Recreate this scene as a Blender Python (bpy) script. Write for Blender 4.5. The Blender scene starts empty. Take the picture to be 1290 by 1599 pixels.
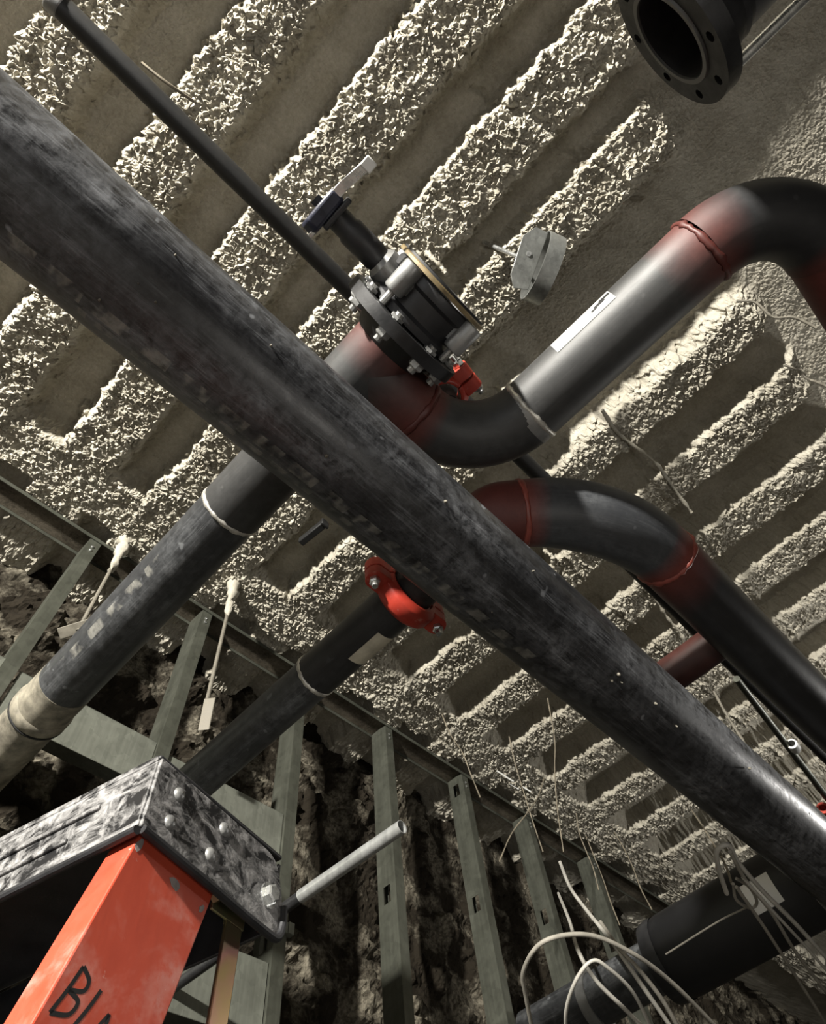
import bpy, bmesh, math, random
import numpy as np
from mathutils import Vector, Matrix

# ------------------------------------------------------------------ camera
CAM_H = 1.55                                   # eye height above the floor
F_PX, CX, CY = 990.25, 645.0, 799.5            # focal length and centre for a 1290 x 1599 frame
R = Vector((0.70678108, -0.70177551, -0.08928401))
U = Vector((-0.59149839, -0.65545969, 0.46957666))
F = Vector((0.38805947, 0.27907655, 0.8783656))
scene = bpy.context.scene
C = scene.collection
cam_d = bpy.data.cameras.new('camera')
cam_d.sensor_fit = 'HORIZONTAL'; cam_d.sensor_width = 36.0
cam_d.lens = F_PX / 1290.0 * 36.0
cam_d.clip_start = 0.02
cam = bpy.data.objects.new('camera', cam_d); C.objects.link(cam)
cam.matrix_world = Matrix(((R.x, U.x, -F.x, 0), (R.y, U.y, -F.y, 0), (R.z, U.z, -F.z, CAM_H), (0, 0, 0, 1)))
scene.camera = cam

# ------------------------------------------------------------------ light
world = bpy.data.worlds.new('world'); scene.world = world
world.use_nodes = True
bg = world.node_tree.nodes['Background']
bg.inputs[0].default_value = (1.0, 0.93, 0.80, 1); bg.inputs[1].default_value = 0.016

def lamp(name, loc, energy, size, color, target=None, kind='POINT', spread=None):
    d = bpy.data.lights.new(name, kind); d.energy = energy; d.color = color
    if kind == 'AREA':
        d.shape = 'RECTANGLE'; d.size = size[0]; d.size_y = size[1]
        if spread: d.spread = spread
    else:
        d.shadow_soft_size = size
    o = bpy.data.objects.new(name, d); C.objects.link(o)
    o.location = (loc[0], loc[1], loc[2] + CAM_H)
    if target:
        v = Vector(target) - Vector(loc)
        o.rotation_euler = v.to_track_quat('-Z', 'Y').to_euler()
    return o
# temporary work lamp hung low under the deck, left of and behind the camera: rakes the ceiling
lamp('work_lamp', (-3.2, -.80, 1.50), 1560, 0.08, (1.0, 0.962, 0.88))
# second, weaker site lamp beyond the right end of the main pipe
lamp('site_lamp', (3.3, -.62, 1.22), 28, 0.10, (1.0, 0.97, 0.92))
# added soft fill panel, low behind the camera
lamp('soft_fill', (-1.6, -.5, -0.5), 4, (1.0, 1.0), (0.94, 0.97, 1.0), (0.8, 0.9, 1.0), 'AREA')

# added fill low behind the camera, lifts the ladder web and pipe undersides
lamp('low_fill', (.35, -.60, -.30), 5.5, 0.12, (1.0, 0.95, 0.88))

vs = scene.view_settings
vs.view_transform = 'Standard'; vs.look = 'None'; vs.gamma = 1.0; vs.use_curve_mapping = False
vs.exposure = 0.55

# ------------------------------------------------------------------ helpers
rnd = random.Random(7)
V = Vector
def W(x, y, h): return V((x, y, h + CAM_H))             # position measured from the eye height
def at(px, py, h):                                       # point of height h on the ray of a pixel
    d = R * ((px - CX) / F_PX) - U * ((py - CY) / F_PX) + F
    d = d * (h / d.z); return W(d.x, d.y, d.z)
def atY(px, py, y):                                      # point of depth y on the ray of a pixel
    d = R * ((px - CX) / F_PX) - U * ((py - CY) / F_PX) + F
    d = d * (y / d.y); return W(d.x, d.y, d.z)

def tag(o, label=None, cat=None, group=None, kind=None):
    if label: o['label'] = label
    if cat: o['category'] = cat
    if group: o['group'] = group
    if kind: o['kind'] = kind
    return o
def thing(name, loc, label, cat, group=None):
    o = bpy.data.objects.new(name, None); C.objects.link(o); o.location = loc; o.empty_display_size = 0.05
    return tag(o, label, cat, group)
def wloc(o):
    l = V((0, 0, 0))
    while o is not None: l = l + V(o.location); o = o.parent
    return l
X3, Y3, Z3 = V((1, 0, 0)), V((0, 1, 0)), V((0, 0, 1))

class MB:
    def __init__(s): s.v = []; s.f = []; s.uv = []; s.at = []
    def add(s, verts, faces, uvs=None, prim=None):
        b = len(s.v)
        s.v += [V(p) for p in verts]; s.f += [tuple(b + i for i in f) for f in faces]
        s.uv += uvs if uvs else [[(0, 0)] * len(f) for f in faces]
        s.at += prim if prim else [0.0] * len(verts)
        return s
    def box(s, c, sx, sy, sz, ax=X3, ay=Y3, az=Z3, taper=1.0):
        c = V(c); vs_ = []
        for k in (-1, 1):
            t = taper if k > 0 else 1.0
            for j in (-1, 1):
                for i in (-1, 1):
                    vs_.append(c + ax * (i * sx / 2 * t) + ay * (j * sy / 2 * t) + az * (k * sz / 2))
        return s.add(vs_, [(0, 2, 3, 1), (4, 5, 7, 6), (0, 1, 5, 4), (2, 6, 7, 3), (0, 4, 6, 2), (1, 3, 7, 5)])
    def prism(s, poly, o, ax, ay, az, t):                 # polygon in ax/ay extruded by t along az
        o = V(o); n = len(poly)
        a = [o + ax * p[0] + ay * p[1] for p in poly]; b = [q + az * t for q in a]
        return s.add(a + b, [tuple(range(n))[::-1], tuple(range(n, 2 * n))] + [(i, (i + 1) % n, n + (i + 1) % n, n + i) for i in range(n)])
    def lathe(s, prof, o, ax, n=32, a0=0.0, a1=2 * math.pi, ref=None, closed=True):
        # prof: list of (radius, distance along ax), revolved about ax through o
        o = V(o); ax = V(ax).normalized()
        e1 = (V(ref) if ref is not None else (Z3 if abs(ax.z) < 0.9 else X3)); e1 = (e1 - ax * e1.dot(ax)).normalized(); e2 = ax.cross(e1)
        full = abs(a1 - a0 - 2 * math.pi) < 1e-6
        m = n if full else n + 1
        vs_ = []
        for (r, t) in prof:
            for k in range(m):
                a = a0 + (a1 - a0) * k / n
                vs_.append(o + ax * t + (e1 * math.cos(a) + e2 * math.sin(a)) * r)
        fs = []; uv = []; q = len(prof)
        rows = range(q) if closed else range(q - 1)
        for i in rows:
            j = (i + 1) % q
            for k in range(n):
                k2 = (k + 1) % m
                fs.append((i * m + k, i * m + k2, j * m + k2, j * m + k))
                uv.append([(k / n, prof[i][1]), ((k + 1) / n, prof[i][1]), ((k + 1) / n, prof[j][1]), (k / n, prof[j][1])])
        if not full:
            fs.append(tuple(i * m for i in range(q))); fs.append(tuple(i * m + n for i in range(q))[::-1])
            uv.append([(0, 0)] * q); uv.append([(0, 0)] * q)
        return s.add(vs_, fs, uv)
    def tube(s, pts, rad, n=24, ref=Z3, inner=None, prim=None, v0=0.0, cap=True):
        pts = [V(p) for p in pts]; m = len(pts)
        rs = rad if isinstance(rad, (list, tuple)) else [rad] * m
        T = []
        for i in range(m):
            a = pts[min(i + 1, m - 1)] - pts[max(i - 1, 0)]; T.append(a.normalized())
        r0 = V(ref)
        if abs(T[0].dot(r0)) > 0.95: r0 = X3
        N = (r0 - T[0] * r0.dot(T[0])).normalized()
        vs_ = []; L = [v0]; pa = []
        for i in range(m):
            N = (N - T[i] * N.dot(T[i])).normalized(); B = T[i].cross(N)
            if i: L.append(L[-1] + (pts[i] - pts[i - 1]).length)
            for k in range(n):
                a = 2 * math.pi * k / n
                vs_.append(pts[i] + (N * math.cos(a) + B * math.sin(a)) * rs[i]); pa.append(prim[i] if prim else 0.0)
        fs = []; uv = []
        for i in range(m - 1):
            for k in range(n):
                k2 = (k + 1) % n
                fs.append((i * n + k, i * n + k2, (i + 1) * n + k2, (i + 1) * n + k))
                uv.append([(k / n, L[i]), ((k + 1) / n, L[i]), ((k + 1) / n, L[i + 1]), (k / n, L[i + 1])])
        if inner:                                          # hollow end at both ends
            b = len(vs_)
            for (i, sg) in ((0, 1), (m - 1, -1)):
                base = b if i == 0 else b + 2 * n
                for d in (0.0, 0.15):
                    for k in range(n):
                        c0 = pts[i]; p = vs_[i * n + k]
                        vs_.append(c0 + (p - c0) * (inner / rs[i]) + T[i] * (sg * d)); pa.append(0.0)
                for k in range(n):
                    k2 = (k + 1) % n
                    q1 = (i * n + k, base + k, base + k2, i * n + k2); q2 = (base + k, base + n + k, base + n + k2, base + k2)
                    fs += [q1, q2] if i == 0 else [q1[::-1], q2[::-1]]; uv += [[(0, 0)] * 4] * 2
        elif cap:
            fs.append(tuple(range(n))[::-1]); fs.append(tuple((m - 1) * n + k for k in range(n))); uv += [[(0, 0)] * n] * 2
        return s.add(vs_, fs, uv, pa)
    def build(s, name, mat, parent=None, smooth=35, bevel=0.0, origin=None):
        me = bpy.data.meshes.new(name)
        if parent is not None: o0 = wloc(parent)
        elif origin is not None: o0 = V(origin)
        else:
            lo = [min(p[i] for p in s.v) for i in range(3)]; hi = [max(p[i] for p in s.v) for i in range(3)]
            o0 = V(((lo[0] + hi[0]) / 2, (lo[1] + hi[1]) / 2, lo[2]))
        me.from_pydata([p - o0 for p in s.v], [], s.f)
        uvl = me.uv_layers.new(name='UVMap'); i = 0
        flat = [c for f in s.uv for p in f for c in p]
        if len(flat) == 2 * len(me.loops): uvl.data.foreach_set('uv', flat)
        if any(s.at):
            a = me.attributes.new('primer', 'FLOAT', 'POINT'); a.data.foreach_set('value', s.at)
        if smooth:
            me.shade_smooth(); me.set_sharp_from_angle(angle=math.radians(smooth))
        me.materials.append(MAT[mat])
        o = bpy.data.objects.new(name, me); C.objects.link(o)
        o.location = (0, 0, 0) if parent is not None else o0
        if parent is not None: o.parent = parent
        if bevel:
            b = o.modifiers.new('bevel', 'BEVEL'); b.width = bevel; b.segments = 2; b.limit_method = 'ANGLE'; b.angle_limit = math.radians(40)
        return o

def arc(p0, corner, p1, rad, n=14):
    """fillet of radius rad at corner, between p0 and p1: list of points"""
    p0, c, p1 = V(p0), V(corner), V(p1)
    a = (p0 - c).normalized(); b = (p1 - c).normalized()
    th = a.angle(b); t = rad / math.tan(th / 2)
    cen = c + (a + b).normalized() * (rad / math.sin(th / 2))
    s = c + a * t - cen; e = c + b * t - cen
    ang = s.angle(e); axn = s.cross(e).normalized()
    return [cen + Matrix.Rotation(ang * i / n, 3, axn) @ s for i in range(n + 1)]
def line(a, b, n=2):
    a, b = V(a), V(b); return [a.lerp(b, i / (n - 1)) for i in range(n)]
def spline(P, k=8):
    P = [V(p) for p in P]; Q = [P[0] * 2 - P[1]] + P + [P[-1] * 2 - P[-2]]; out = []
    for i in range(1, len(Q) - 2):
        a, b, c, d = Q[i - 1], Q[i], Q[i + 1], Q[i + 2]
        for j in range(k):
            t = j / k
            out.append(0.5 * ((2 * b) + (c - a) * t + (2 * a - 5 * b + 4 * c - d) * t * t + (3 * b - a - 3 * c + d) * t ** 3))
    out.append(P[-1]); return out
def ring(c, ax, R0, r, n=40, m=8, jag=0.0):               # weld bead: torus with a rippled section
    c = V(c); ax = V(ax).normalized(); e1 = Z3 if abs(ax.z) < 0.9 else X3
    e1 = (e1 - ax * e1.dot(ax)).normalized(); e2 = ax.cross(e1); b = MB(); vs_ = []; fs = []
    for i in range(n):
        a = 2 * math.pi * i / n; d = e1 * math.cos(a) + e2 * math.sin(a); rr = r * (1 + jag * rnd.uniform(-1, 1)); w = ax * (jag * r * rnd.uniform(-.6, .6))
        for k in range(m):
            t = 2 * math.pi * k / m
            vs_.append(c + d * (R0 + rr * math.cos(t)) + ax * (rr * 1.5 * math.sin(t)) + w)
    for i in range(n):
        for k in range(m):
            fs.append((i * m + k, ((i + 1) % n) * m + k, ((i + 1) % n) * m + (k + 1) % m, i * m + (k + 1) % m))
    b.add(vs_, fs); return b
def hexbolt(b, c, ax, r, t, n=6):
    b.lathe([(0.0005, 0), (r, 0), (r, t * .8), (r * .8, t), (0.0005, t)], c, ax, n); return b

# ------------------------------------------------------------------ materials
MAT = {}
class NT:
    def __init__(s, name):
        m = bpy.data.materials.new(name); m.use_nodes = True; s.m = m; s.t = m.node_tree; s.n = s.t.nodes
        s.b = s.n['Principled BSDF']; MAT[name] = m
    def node(s, kind, **kw):
        n = s.n.new(kind)
        for k, v in kw.items(): setattr(n, k, v)
        return n
    def link(s, a, b): s.t.links.new(a, b)
    def coord(s, out='Object', scale=(1, 1, 1)):
        tc = s.node('ShaderNodeTexCoord'); mp = s.node('ShaderNodeMapping'); mp.inputs['Scale'].default_value = scale
        s.link(tc.outputs[out], mp.inputs[0]); return mp.outputs[0]
    def noise(s, co, scale, detail=6, rough=.6, dist=0.0):
        n = s.node('ShaderNodeTexNoise'); n.inputs['Scale'].default_value = scale; n.inputs['Detail'].default_value = detail
        n.inputs['Roughness'].default_value = rough; n.inputs['Distortion'].default_value = dist
        if co is not None: s.link(co, n.inputs['Vector'])
        return n.outputs['Fac']
    def ramp(s, fac, a, b, c0=0.0, c1=1.0):
        n = s.node('ShaderNodeMapRange'); n.inputs[1].default_value = a; n.inputs[2].default_value = b
        n.inputs[3].default_value = c0; n.inputs[4].default_value = c1; s.link(fac, n.inputs[0]); return n.outputs[0]
    def math(s, op, a, b=None):
        n = s.node('ShaderNodeMath', operation=op)
        for i, q in enumerate((a, b)):
            if q is None: continue
            if isinstance(q, (int, float)): n.inputs[i].default_value = q
            else: s.link(q, n.inputs[i])
        return n.outputs[0]
    def mix(s, fac, a, b):
        n = s.node('ShaderNodeMix', data_type='RGBA')
        for i, q in ((0, fac), (6, a), (7, b)):
            if isinstance(q, (int, float)): n.inputs[i].default_value = q
            elif isinstance(q, (tuple, list)): n.inputs[i].default_value = (*q, 1)
            else: s.link(q, n.inputs[i])
        return n.outputs[2]
    def set(s, color=None, rough=None, metal=None, spec=None):
        for k, q in (('Base Color', color), ('Roughness', rough), ('Metallic', metal), ('Specular IOR Level', spec)):
            if q is None: continue
            if isinstance(q, (int, float)): s.b.inputs[k].default_value = q
            elif isinstance(q, (tuple, list)): s.b.inputs[k].default_value = (*q, 1)
            else: s.link(q, s.b.inputs[k])
    def bump(s, fac, strength=.3, dist=.002):
        n = s.node('ShaderNodeBump'); n.inputs['Strength'].default_value = strength; n.inputs['Distance'].default_value = dist
        s.link(fac, n.inputs['Height']); s.link(n.outputs[0], s.b.inputs['Normal'])

def plain(name, col, rough=.5, metal=0.0, var=.3, scale=20, bump=.15, spec=.5):
    t = NT(name); co = t.coord(); n = t.noise(co, scale, 6, .65)
    t.set(t.mix(t.ramp(n, .3, .7), tuple(c * (1 - var) for c in col), tuple(min(1, c * (1 + var)) for c in col)), t.ramp(n, .3, .7, max(.05, rough - .12), min(1, rough + .12)), metal, spec)
    if bump: t.bump(t.noise(co, scale * 6, 3), bump, .001)
    return t

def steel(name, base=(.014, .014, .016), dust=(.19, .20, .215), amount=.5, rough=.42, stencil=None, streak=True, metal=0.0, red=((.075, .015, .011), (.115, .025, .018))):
    """mill-scale black steel pipe with dusty smears, red primer where the mesh's primer attribute says so"""
    t = NT(name); co = t.coord(); uvs = t.coord('UV', (5, 3.0, 1)); uv2 = t.coord('UV', (14, 1.2, 1))
    big = t.noise(co, 5.5, 5, .6, .4); cov = t.ramp(t.noise(t.coord('UV', (4.5, .9, 1)), 2.2, 3, .55, .3), .38, .62, .25, 1); fine = t.noise(co, 48, 8, .75, .3); st = t.noise(uv2, 9, 8, .7, .6); sm = t.noise(uvs, 6, 7, .7, .8)
    a = t.math('MULTIPLY', t.ramp(big, .38, .66), t.ramp(fine, .36, .68))
    b = t.math('MULTIPLY', t.ramp(st, .47, .74), t.ramp(sm, .35, .7))
    g = t.math('ADD', t.math('MULTIPLY', a, .7), t.math('MULTIPLY', b, .75 if streak else .2))
    g = t.math('MULTIPLY', t.math('MULTIPLY', g, amount), cov)
    g = t.math('MINIMUM', t.math('ADD', g, t.math('MULTIPLY', t.ramp(fine, .4, .8), .10 * amount)), 1.0)
    spots = t.math('MULTIPLY', t.ramp(t.noise(co, 30, 2, .5), .69, .74), .55 * amount)
    g = t.math('MAXIMUM', g, spots)
    col = t.mix(g, base, dust)
    if stencil:
        sep = t.node('ShaderNodeSeparateXYZ'); tc = t.node('ShaderNodeTexCoord'); t.link(tc.outputs['UV'], sep.inputs[0])
        for (u0, u1, v0, v1, freq, k) in stencil:
            mu = t.math('MULTIPLY', t.math('GREATER_THAN', sep.outputs[0], u0), t.math('LESS_THAN', sep.outputs[0], u1))
            mv = t.math('MULTIPLY', t.math('GREATER_THAN', sep.outputs[1], v0), t.math('LESS_THAN', sep.outputs[1], v1))
            cb = t.node('ShaderNodeCombineXYZ'); t.link(t.math('MULTIPLY', sep.outputs[0], 9.0), cb.inputs[0]); t.link(t.math('MULTIPLY', sep.outputs[1], freq), cb.inputs[1])
            gl = t.ramp(t.noise(cb.outputs[0], 1.0, 2, .5), .46, .56)
            cell = t.ramp(t.math('FRACT', t.math('MULTIPLY', sep.outputs[1], freq * .5)), .25, .35)
            m = t.math('MULTIPLY', t.math('MULTIPLY', t.math('MULTIPLY', mu, mv), t.math('MULTIPLY', gl, cell)), t.ramp(fine, .3, .6, .2, 1))
            col = t.mix(t.math('MULTIPLY', m, k), col, (.34, .33, .29))
    at_ = t.node('ShaderNodeAttribute', attribute_name='primer')
    pm = t.math('MULTIPLY', t.ramp(t.math('ADD', at_.outputs['Fac'], t.math('MULTIPLY', t.math('SUBTRACT', big, .5), .5)), .12, 1.0), .93)
    red = t.mix(t.ramp(fine, .3, .7), *red)
    t.set(t.mix(pm, col, red), t.ramp(t.math('MAXIMUM', g, t.math('MULTIPLY', pm, .25)), 0, .6, rough, .8), metal, .55)
    t.bump(fine, .25, .0012)
    return t

def galv(name, base=(.34, .35, .33), rough=.42, metal=.75):
    t = NT(name); co = t.coord(); vo = t.node('ShaderNodeTexVoronoi'); vo.inputs['Scale'].default_value = 55; t.link(co, vo.inputs['Vector'])
    n = t.noise(co, 7, 6, .65); st = t.noise(t.coord('Object', (60, 60, 3)), 1.5, 5, .6)
    v = t.math('ADD', t.math('MULTIPLY', vo.outputs['Color'], .15), t.math('ADD', t.math('MULTIPLY', n, .55), t.math('MULTIPLY', st, .35)))
    t.set(t.mix(t.ramp(v, .3, .85), tuple(c * .45 for c in base), tuple(c * 1.25 for c in base)), t.ramp(n, .3, .7, rough - .12, rough + .15), metal)
    t.bump(n, .12, .002)

def spray(name, lo, hi, bump=.6):
    t = NT(name); co = t.coord(); a = t.noise(co, 9, 6, .6); b = t.noise(co, 85, 6, .75); c = t.noise(co, 240, 3, .6)
    f = t.math('ADD', t.math('MULTIPLY', a, .5), t.math('MULTIPLY', b, .5))
    t.set(t.mix(t.ramp(f, .36, .62), lo, hi), .97, 0.0, .1)
    t.bump(t.math('ADD', t.math('MULTIPLY', b, .7), t.math('MULTIPLY', c, .4)), bump, .006)

spray('fireproofing', (.32, .293, .235), (.52, .49, .415), .8)
spray('shaded_fireproofing', (.035, .029, .022), (.15, .13, .10))  # fireproofing darkened to stand for poor light behind the studs
t = NT('patchy_spray'); co = t.coord(); a = t.noise(co, 5.5, 6, .62, .4); b = t.noise(co, 70, 5, .7); t.set(t.mix(t.math('MULTIPLY', t.ramp(a, .47, .60), t.ramp(b, .3, .6)), (.022, .018, .013), (.20, .18, .14)), .97, 0, .1); t.bump(b, .8, .008)  # spray patches on dark ground, albedo lowered for the unlit back wall
plain('concrete', (.075, .07, .062), .9, 0, .25, 4, .3)
steel('main_steel', (.012, .012, .0135), (.28, .29, .31), 1.0, .30, [(.545, .585, 1.0, 1.95, 34, .42), (.595, .62, 1.1, 1.9, 46, .28)])
steel('pipe_steel', (.022, .023, .025), (.28, .29, .30), .7, .36, [(.60, .66, .74, 1.12, 30, .55)])
steel('clean_steel', (.026, .026, .026), (.18, .18, .175), .3, .50)  # default primer red, toned down for the shadow near the far elbow
steel('elbow_steel', (.034, .036, .040), (.26, .27, .28), .42, .46, red=((.13, .026, .019), (.20, .045, .033)))
steel('thin_steel', (.010, .010, .010), (.07, .065, .055), .35, .55)
steel('dull_steel', (.013, .013, .014), (.10, .10, .105), .4, .42, red=((.10, .020, .015), (.15, .034, .025)))
steel('shaded_steel', (.012, .012, .013), (.07, .07, .072), .3, .5, red=((.055, .012, .009), (.085, .020, .015)))  # steel with its primer darkened further, shade of the far elbow in the colour
steel('insulation_black', (.006, .006, .007), (.06, .06, .062), .25, .5, None, False)
steel('primed_steel', (.08, .016, .012), (.12, .05, .04), .3, .5)
plain('dark_primed', (.045, .014, .011), .5, 0, .3, 20, .2)
plain('primer_weld', (.22, .050, .036), .45, 0, .3, 30, .3)
plain('dusty_paint', (.22, .20, .155), .8, 0, .75, 20, .3)
plain('weld_metal', (.55, .53, .48), .38, .6, .3, 60, .5)
plain('flange_black', (.011, .011, .012), .5, .1, .4, 30, .2)
plain('ring_grey', (.11, .11, .108), .45, .3, .3, 30, .2)
plain('bolt_dull', (.34, .34, .33), .4, .7, .3, 40, .2)
plain('bolt_zinc', (.62, .63, .62), .28, .85, .2, 40, .1)
plain('cast_grey', (.26, .26, .255), .42, .55, .3, 24, .25)
plain('valve_dark', (.022, .022, .024), .45, .1, .3, 24, .25)
plain('valve_blue', (.022, .024, .042), .35, .1, .4, 20, .3)
plain('seat_brass', (.20, .15, .075), .5, .2, .4, 30, .1)
plain('rubber', (.008, .008, .008), .6, 0, .2, 30, .1)
plain('sticker', (.66, .66, .61), .6, 0, .10, 14, 0)
plain('old_sticker', (.52, .48, .38), .7, 0, .25, 30, .1)
plain('marker', (.008, .008, .008), .55, 0, .1, 20, 0)
plain('cable_white', (.50, .48, .43), .5, 0, .15, 20, .1)
plain('cable_grey', (.30, .28, .24), .6, 0, .25, 20, .1)
plain('wire_rust', (.22, .19, .14), .7, .2, .4, 40, .2)
plain('rod_dull', (.17, .155, .125), .65, .2, .3, 30, .2)
plain('sleeve_white', (.75, .75, .72), .5, 0, .06, 10, 0)
galv('galvanised'); galv('galvanised_dull', (.125, .13, .105), .42, .5); galv('plate_metal', (.21, .22, .185), .5, .35); galv('hanger_zinc', (.42, .43, .41), .38, .7); galv('emt_zinc', (.50, .51, .50), .34, .5)
# grooved-coupling enamel
t = NT('red_enamel'); co = t.coord(); n = t.noise(co, 35, 6, .7); n2 = t.noise(co, 14, 4, .6)
t.set(t.mix(t.ramp(n, .60, .70, 0, .7), t.mix(t.ramp(n2, .35, .65), (.36, .028, .016), (.52, .06, .035)), (.58, .30, .24)), t.ramp(n, .3, .7, .32, .6), 0, .5); t.bump(n, .2, .001)
# ladder rail: orange fibreglass, scuffed
t = NT('orange_rail'); co = t.coord(); n = t.noise(co, 9, 5, .6, .5); sc = t.noise(t.coord('Object', (70, 70, 9)), 1.2, 6, .65, .3); fi = t.noise(co, 60, 6, .7)
col = t.mix(t.ramp(n, .35, .65), (.43, .052, .024), (.55, .082, .040))
col = t.mix(t.math('MULTIPLY', t.ramp(sc, .52, .75), .5), col, (.42, .05, .022))
col = t.mix(t.math('MULTIPLY', t.math('MULTIPLY', t.ramp(n, .50, .66), t.ramp(fi, .40, .58)), .6), col, (.60, .42, .38))
col = t.mix(t.math('MULTIPLY', t.ramp(fi, .66, .74), .6), col, (.62, .56, .50))
t.set(col, t.ramp(fi, .3, .7, .38, .62), 0, .5); t.bump(sc, .15, .001)
plain('chip_grey', (.22, .19, .18), .8, 0, .4, 60, .3)
# ladder head plates: black paint with pale plaster smears
t = NT('spattered_black'); co = t.coord(); n = t.noise(co, 42, 7, .68, .5); st = t.noise(t.coord('Object', (25, 9, 60)), 1.3, 6, .6, .6); fi = t.noise(co, 130, 5, .7)
m = t.math('MAXIMUM', t.ramp(n, .45, .62), t.ramp(st, .50, .64)); m = t.math('MULTIPLY', m, t.ramp(fi, .28, .55, .4, 1))
t.set(t.mix(t.math('MULTIPLY', m, .8), (.012, .012, .013), (.40, .39, .385)), t.ramp(m, 0, 1, .36, .8), 0, .5); t.bump(m, .35, .0012)
# zinc-dichromate: yellow with a pink and green sheen
t = NT('yellow_zinc'); co = t.coord(); n = t.noise(co, 12, 3, .5, .5)
cr = t.node('ShaderNodeValToRGB'); e = cr.color_ramp.elements; e[0].position = .32; e[0].color = (.42, .34, .12, 1); e[1].position = .68; e[1].color = (.36, .40, .20, 1); q = e.new(.5); q.color = (.52, .26, .22, 1)
t.link(n, cr.inputs[0]); t.set(cr.outputs[0], .3, .85)

# ------------------------------------------------------------------ setting: sprayed deck, back wall, floor
_rs = np.random.RandomState(3); _T = _rs.rand(8, 256, 256)
def vn(x, y, s):
    T = _T[s % 8]; xi = np.floor(x).astype(int); yi = np.floor(y).astype(int); fx = x - xi; fy = y - yi
    fx = fx * fx * (3 - 2 * fx); fy = fy * fy * (3 - 2 * fy); xi += s * 37; yi += s * 91
    a = T[xi & 255, yi & 255]; b = T[(xi + 1) & 255, yi & 255]; c = T[xi & 255, (yi + 1) & 255]; d = T[(xi + 1) & 255, (yi + 1) & 255]
    return (a * (1 - fx) + b * fx) * (1 - fy) + (c * (1 - fx) + d * fx) * fy
def fbm(x, y, size, s, o=3):
    r = 0; a = 1; t = 0
    for k in range(o):
        r = r + a * vn(x / size * 2 ** k, y / size * 2 ** k, s + k); t += a; a *= .55
    return r / t
def ss(a, b, x):
    t = np.clip((x - a) / (b - a), 0, 1); return t * t * (3 - 2 * t)
def grid_object(name, P, mat, flip=False):
    ny, nx = P.shape[:2]
    me = bpy.data.meshes.new(name); nv = nx * ny; idx = np.arange(nv).reshape(ny, nx)
    q = np.stack([idx[:-1, :-1], idx[:-1, 1:], idx[1:, 1:], idx[1:, :-1]], -1).reshape(-1, 4)
    if flip: q = q[:, ::-1]
    nf = len(q)
    me.vertices.add(nv); me.vertices.foreach_set('co', P.reshape(-1).astype(np.float32))
    me.loops.add(nf * 4); me.loops.foreach_set('vertex_index', q.reshape(-1).astype(np.int32))
    me.polygons.add(nf); me.polygons.foreach_set('loop_start', np.arange(0, nf * 4, 4, dtype=np.int32))
    me.update(calc_edges=True); me.shade_flat(); me.materials.append(MAT[mat])
    o = bpy.data.objects.new(name, me); C.objects.link(o); return o

DECK = 2.05                                                # height of the rib undersides above the eye
xs = np.concatenate([np.arange(-2.6, -1.05, .025), np.arange(-1.05, 1.4, .0035), np.arange(1.4, 2.4, .0046), np.arange(2.4, 3.3, .008), np.arange(3.3, 5.2, .016), np.arange(5.2, 9.1, .05)])
ys = np.concatenate([np.arange(-2.4, -1.25, .025), np.arange(-1.25, 1.5, .0036), np.arange(1.5, 1.95, .015)])
gx, gy = np.meshgrid(xs, ys)
wx = gx + (fbm(gx, gy, .09, 1) - .5) * .034 + (fbm(gx, gy, .022, 2, 2) - .5) * .022 + (vn(gx / .009, gy / .009, 6) - .5) * .010
wy = gy + (fbm(gx, gy, .09, 3) - .5) * .05
ribs = [(-1.46, .17), (-1.13, .17), (-.80, .165), (-.47, .165), (-.147, .185), (.168, .185), (.465, .165), (.80, .16), (1.14, .165), (1.47, .165), (1.81, .165), (2.12, .16), (2.44, .16), (2.77, .16), (3.10, .16), (3.42, .16), (3.75, .16), (4.08, .16), (4.40, .16)]
rib = np.zeros_like(gx)
for (a, w) in ribs:
    p = ss(a - .016, a + .018, wx) * (1 - ss(a + w - .010, a + w + .042, wx))
    if a == 1.14: p = ss(a - .022, a + .040, wx) * (1 - ss(a + w - .010, a + w + .042, wx))
    if a == .80: p = p * ss(-.02, .06, wy)
    elif a == .465: p = p * ss(-.86, -.66, wy)
    elif a > .5: p = p * ss(-.72, -.60, wy)
    else: p = p * ss(-1.6, -1.5, wy)
    rib = np.maximum(rib, p)
lip = ss(1.20, 1.27, wy) * (1 - ss(1.43, 1.47, wy)) * (.75 + .25 * fbm(gx, gy, .3, 4))
rib = np.maximum(rib, lip * 1.16)
lump = (fbm(gx, gy, .045, 5) - .5) * .019
pop = np.abs(fbm(gx, gy, .011, 6, 2) - .5) * 2
pop2 = vn(gx / .0062, gy / .0062, 2) - .5
pop3 = _rs.rand(*gx.shape) - .5
amp = .26 + .74 * rib
dz = lump * amp + (pop * .0135 - .004) * amp + pop2 * .0095 * amp + pop3 * .0042 * amp + (fbm(gx, gy, .4, 7) - .5) * .016
seam = sum(np.exp(-((wy - y0) / .009) ** 2) for y0 in (-.045, .40, .83)) * (.3 + 1.1 * fbm(gx, gy, .06, 1))
notch = np.exp(-((wy + .43 + .3 * (gx - .168)) / .008) ** 2) * (gx > .1) * (gx < .7)
H = DECK + .088 - .088 * rib - dz - seam * .013 * (gx > .95) + notch * .012
gx2 = gx + (vn(gx / .010, gy / .010, 4) - .5) * .012 * amp; gy2 = gy + (vn(gx / .010, gy / .010, 5) - .5) * .012 * amp
tag(grid_object('ceiling', np.stack([gx2, gy2, H + CAM_H], -1), 'fireproofing', True), kind='structure')
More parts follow.
